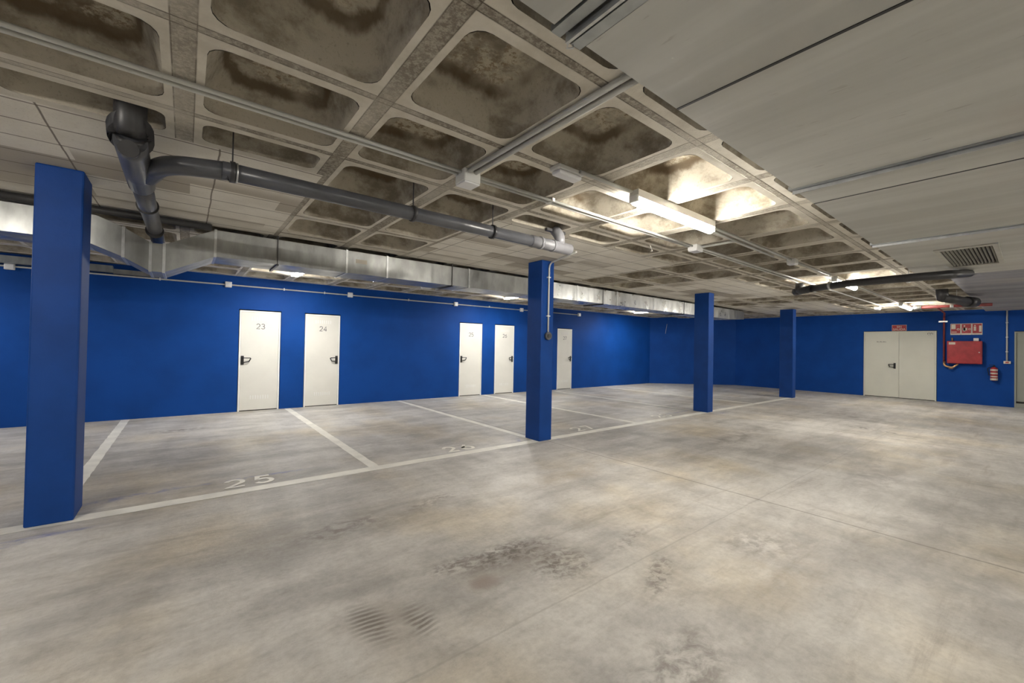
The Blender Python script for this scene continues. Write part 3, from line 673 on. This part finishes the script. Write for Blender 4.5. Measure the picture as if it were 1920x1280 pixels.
bx('bracket', M['pvc_black'], e, 3.05, 3.33, 3.28, 3.32, HC-.03, HC-.001)
for x in (.20, 1.46, 2.28):
    c = tb('clamp', M['pvc_black'], e, [(x, 3.24, 2.50), (x+.028, 3.24, 2.50)], .067, 22)
    bx('hanger_rod', M['pvc_black'], c, x+.010, x+.018, 3.235, 3.243, 2.56, HC+.12 if x != 2.28 else HC+.1)
tb('inner_ring', M['steel'], e, [(.232, 3.24, 2.5), (.244, 3.24, 2.5)], .063, 22)
# second drain pipe high behind the first duct stretch
e = empty('slab_edge_pipe', (0, 5.66, 2.66), 'black pipe tucked along the slab edge above the duct', 'drain pipe')
tb('pipe_run', M['pvc_black'], e, [(-5.8, 5.66, 2.655), (.2, 5.66, 2.655)], .036, 14)
# dark pipe crossing the far aisle
e = empty('aisle_drain_pipe', (8.4, 1.7, 2.5), 'dark drain pipe crossing under the ceiling in front of the far tube lamp', 'drain pipe')
zq = 2.50
tb('pipe_run', M['pvc_black'], e, [(8.42, 2.42, zq-.01), (8.22, 1.82, zq), (8.18, 1.12, zq), (8.35, .76, zq+.02), (9.0, .60, zq+.10)], .056, 16)
tb('elbow', M['pvc_black'], e, path([(8.38, 2.36, zq-.01), (8.60, 2.62, zq-.01), (8.62, 2.62, zq+.12)], .06), .062, 16)
tb('cleanout', M['pvc_black'], e, [(8.60, 2.60, zq-.01), (8.68, 2.70, zq-.01)], .066, 16)
for y in (2.1, 1.16):
    c = tb('clamp', M['steel'], e, [(8.27-.03*(2.1-y), y, zq), (8.265-.03*(2.1-y), y-.03, zq)], .066, 16)
    bx('hanger_rod', M['steel'], c, 8.25, 8.258, y-.02, y-.012, zq+.05, HC+.002)
e = empty('far_drain_pipe', (12.2, .95, 2.5), 'short dark pipe bend hanging at the far edge of the corrugated sheet', 'drain pipe')
tb('pipe_run', M['pvc_black'], e, [(11.75, 1.15, 2.53), (12.1, .98, 2.50), (12.6, .86, 2.49), (12.9, .78, 2.50)], .085, 14)
tb('elbow', M['pvc_black'], e, [(11.8, 1.14, 2.50), (11.78, 1.15, 2.699)], .09, 14)
tb('socket', M['pvc_black'], e, [(12.55, .87, 2.49), (12.85, .79, 2.50)], .11, 14)
bx('hanger_rod', M['steel'], e, 12.1, 12.108, .97, .978, 2.55, HC+.002)
# conduit and round box on the second pillar
px, py = 4.262, 4.545
e = empty('pillar_conduit', (px, py, 2.6), 'pale conduit bending down the face of the second pillar', 'conduit')
tb('tube', M['grey_conduit'], e, path([(4.08, 3.81, 2.682), (4.20, 4.18, 2.682), (px, py-.022, 2.66), (px, py-.018, 2.45), (px, py-.018, 1.63)], .09, 8), .013, 10)
for z in (2.44, 1.86): bx('clip', M['white_plastic'], e, px-.028, px+.022, py-.036, py, z, z+.016)
e = empty('round_box', (px, py, 1.57), 'round dark grey box at the foot of the pillar conduit', 'alarm box')
tb('box_body', M['pvc'], e, [(px, py-.001, 1.57), (px, py-.04, 1.57)], .058, 24)
tb('push_button', M['pvc_black'], e, [(px, py-.04, 1.57), (px, py-.052, 1.57)], .03, 20)
# loose wire
conduit('thin loose wire hanging down the slanting blue wall', [[(15.55, 9.40, 2.45), (15.52, 9.41, 2.30), (15.47, 9.42, 2.05)]], r=.006, group='loose wires', nm='loose_wire')
tag(tb('loose_wire', M['grey_conduit'], None, [(4.52, 2.98, 2.699), (4.55, 2.98, 2.66), (4.53, 2.95, 2.62), (4.48, 2.94, 2.61)], .004, 6), 'short curl of wire hanging from the ribs beyond the tube lamp', 'wire', 'loose wires')
# end wall equipment -------------------------------------------------------
cx0 = FX-.17
cab = empty('fire_hose_cabinet', (FX, 1.25, 1.45), 'red wall-mounted fire hose cabinet right of the double door', 'fire cabinet')
bx('cabinet_body', M['red'], cab, cx0, FX-.001, .915, 1.60, 1.15, 1.80, bevel=.012)
dd = bx('cabinet_door', M['red'], cab, cx0-.014, cx0-.001, .935, 1.58, 1.17, 1.78, bevel=.005)
bx('label', M['sign_white'], dd, cx0-.017, cx0-.014, 1.43, 1.56, 1.70, 1.765)
tb('lock', M['steel'], dd, [(cx0-.012, .97, 1.48), (cx0-.03, .97, 1.48)], .014, 12)
bx('call_point', M['white_plastic'], cab, FX-.10, FX-.02, .985, 1.085, 1.80, 1.885, bevel=.008)
tb('valve', M['brass'], cab, [(FX-.10, 1.50, 1.80), (FX-.10, 1.50, 1.90)], .018, 12)
tb('outlet_hose', M['brass'], cab, path([(FX-.06, 1.66, 1.20), (FX-.10, 1.66, 1.08), (FX-.10, 1.50, 1.02), (FX-.10, 1.38, 1.14)], .05), .026, 12)
tb('hand_wheel', M['brass'], cab, [(FX-.10, 1.52, .985), (FX-.10, 1.52, 1.0)], .05, 16)
e = empty('sprinkler_pipe', (FX-.05, 1.64, 2.2), 'red water pipe running under the ceiling and down beside the hose cabinet', 'pipe')
tb('riser', M['red_pipe'], e, path([(FX-.06, 1.67, 1.1), (FX-.06, 1.67, 2.52), (FX-.5, 1.62, 2.60), (15.1, 1.55, 2.60), (14.76, 1.55, 2.60)], .10), .022, 12)
tb('pipe_run', M['red_pipe'], e, [(14.72, 1.90, 2.595), (14.72, 1.2, 2.595), (14.8, .62, 2.595)], .036, 12)
tb('coupling', M['steel'], e, [(14.72, 1.95, 2.595), (14.72, 1.80, 2.595)], .05, 12)
tb('coupling', M['steel'], e, [(14.72, 1.30, 2.59), (14.73, 1.24, 2.59)], .048, 12)
bx('pipe_clip', M['steel'], e, FX-.09, FX-.001, 1.60, 1.78, 2.36, 2.40)
# three pictogram signs
def sign(y0, y1, z0, z1, lab, shapes, brd=.012):
    s = empty('fire_sign', (FX, (y0+y1)/2, (z0+z1)/2), lab, 'sign', 'fire equipment signs over the hose cabinet')
    x = FX-.012
    bx('sign_plate', M['sign_white'], s, x, FX-.001, y0, y1, z0, z1)
    p = bx('red_field', M['sign_red'], s, x-.002, x, y0+brd, y1-brd, z0+brd+.03, z1-brd)
    bm = B(); W_, H_ = y1-y0, z1-z0
    for sh in shapes:
        if sh[0] == 'b': box(bm, x-.004, x-.002, y1-W_*sh[2], y1-W_*sh[1], z0+H_*sh[3], z0+H_*sh[4])
        else:
            cy, cz, r0, r1_ = y1-W_*sh[1], z0+H_*sh[2], W_*sh[3], W_*sh[4]; n = 20
            v0 = [bm.verts.new((x-.004, cy+r0*math.cos(2*PI*k/n), cz+r0*math.sin(2*PI*k/n))) for k in range(n)]
            v1 = [bm.verts.new((x-.004, cy+r1_*math.cos(2*PI*k/n), cz+r1_*math.sin(2*PI*k/n))) for k in range(n)]
            for k in range(n): bm.faces.new((v0[k], v0[(k+1) % n], v1[(k+1) % n], v1[k]))
    link('pictogram', bm, M['sign_white'], p); return s
sign(1.335, 1.545, 1.985, 2.31, 'left one of the three fire signs, with a white square over a dark bar', [('b', .10, .50, .52, .92), ('b', .10, .60, .22, .28), ('r', .75, .50, .08, .14)])
sign(1.125, 1.33, 1.985, 2.31, 'middle one of the three fire signs, with a hand and button', [('b', .22, .40, .30, .62), ('b', .15, .58, .38, .62), ('b', .25, .38, .70, .85), ('r', .80, .50, .07, .12)])
sign(.92, 1.12, 1.985, 2.31, 'right one of the three fire signs, with a white extinguisher figure', [('b', .18, .40, .35, .72), ('b', .22, .36, .76, .86), ('b', .68, .90, .25, .80)])
s = empty('exit_sign', (FX, 2.66, 2.2), 'small red sign with white lettering fixed above the double door', 'sign')
bx('sign_plate', M['sign_white'], s, FX-.010, FX-.001, 2.487, 2.828, 2.12, 2.31)
f = bx('red_field', M['sign_red'], s, FX-.012, FX-.010, 2.494, 2.821, 2.127, 2.303)
R = Matrix.Rotation(-PI/2, 4, 'Z') @ Matrix.Rotation(PI/2, 4, 'X')
text('lettering', 'SIN', .075, M['sign_white'], f, Matrix.Translation((FX-.0135, 2.657, 2.225)) @ R, .0008, 1.05, .001)
text('lettering', 'SALIDA', .085, M['sign_white'], f, Matrix.Translation((FX-.0135, 2.657, 2.145)) @ R, .0008, 1.05, .001)
# extinguisher
ex, ey = FX-.10, .70
e = empty('fire_extinguisher', (ex, ey, .73), 'small red fire extinguisher hanging on the wall below the hose cabinet', 'fire extinguisher')
pr = [(.0, .70), (.055, .705), (.07, .725), (.07, 1.02), (.062, 1.05), (.035, 1.075), (.018, 1.085)]
tb('cylinder', M['red'], e, [(ex, ey, z) for r_, z in pr], 1, 20, radii=[max(r_, .002) for r_, z in pr])
for z0, z1 in ((.975, 1.02), (.885, .925), (.80, .835), (.715, .775)):
    tag(tb('label_band', M['sign_white'], e, [(ex, ey, z0), (ex, ey, z1)], .0715, 20), 'white printed band')
tb('valve_head', M['black'], e, [(ex, ey, 1.08), (ex, ey, 1.12)], .02, 12)
tb('carry_handle', M['black'], e, [(ex, ey-.02, 1.12), (ex, ey+.03, 1.135), (ex, ey+.09, 1.13)], .008, 8)
tb('hose', M['black'], e, path([(ex, ey+.01, 1.10), (ex-.02, ey+.12, 1.05), (ex-.02, ey+.09, .84)], .05), .009, 8)
bx('wall_bracket', M['steel'], e, ex, FX-.001, ey-.02, ey+.02, 1.03, 1.06)
# call point with conduit near the right-hand door
e = empty('wall_drop_conduit', (FX-.02, .475, 2.4), 'pale conduit dropping down the end wall to a small box beside the grey door', 'conduit')
tb('tube', M['grey_conduit'], e, [(FX-.02, .475, HC), (FX-.02, .475, 1.26)], .017, 8)
for z in (2.3, 1.9, 1.5): bx('clip', M['white_plastic'], e, FX-.04, FX-.001, .45, .50, z, z+.02)
e = empty('call_box', (FX, .475, 1.22), 'small pale box at the end of the drop conduit on the end wall', 'switch')
bx('box_body', M['sign_white'], e, FX-.05, FX-.001, .405, .535, 1.18, 1.255, bevel=.008)
bx('switch_plate', M['red'], e, FX-.055, FX-.05, .44, .50, 1.20, 1.235)
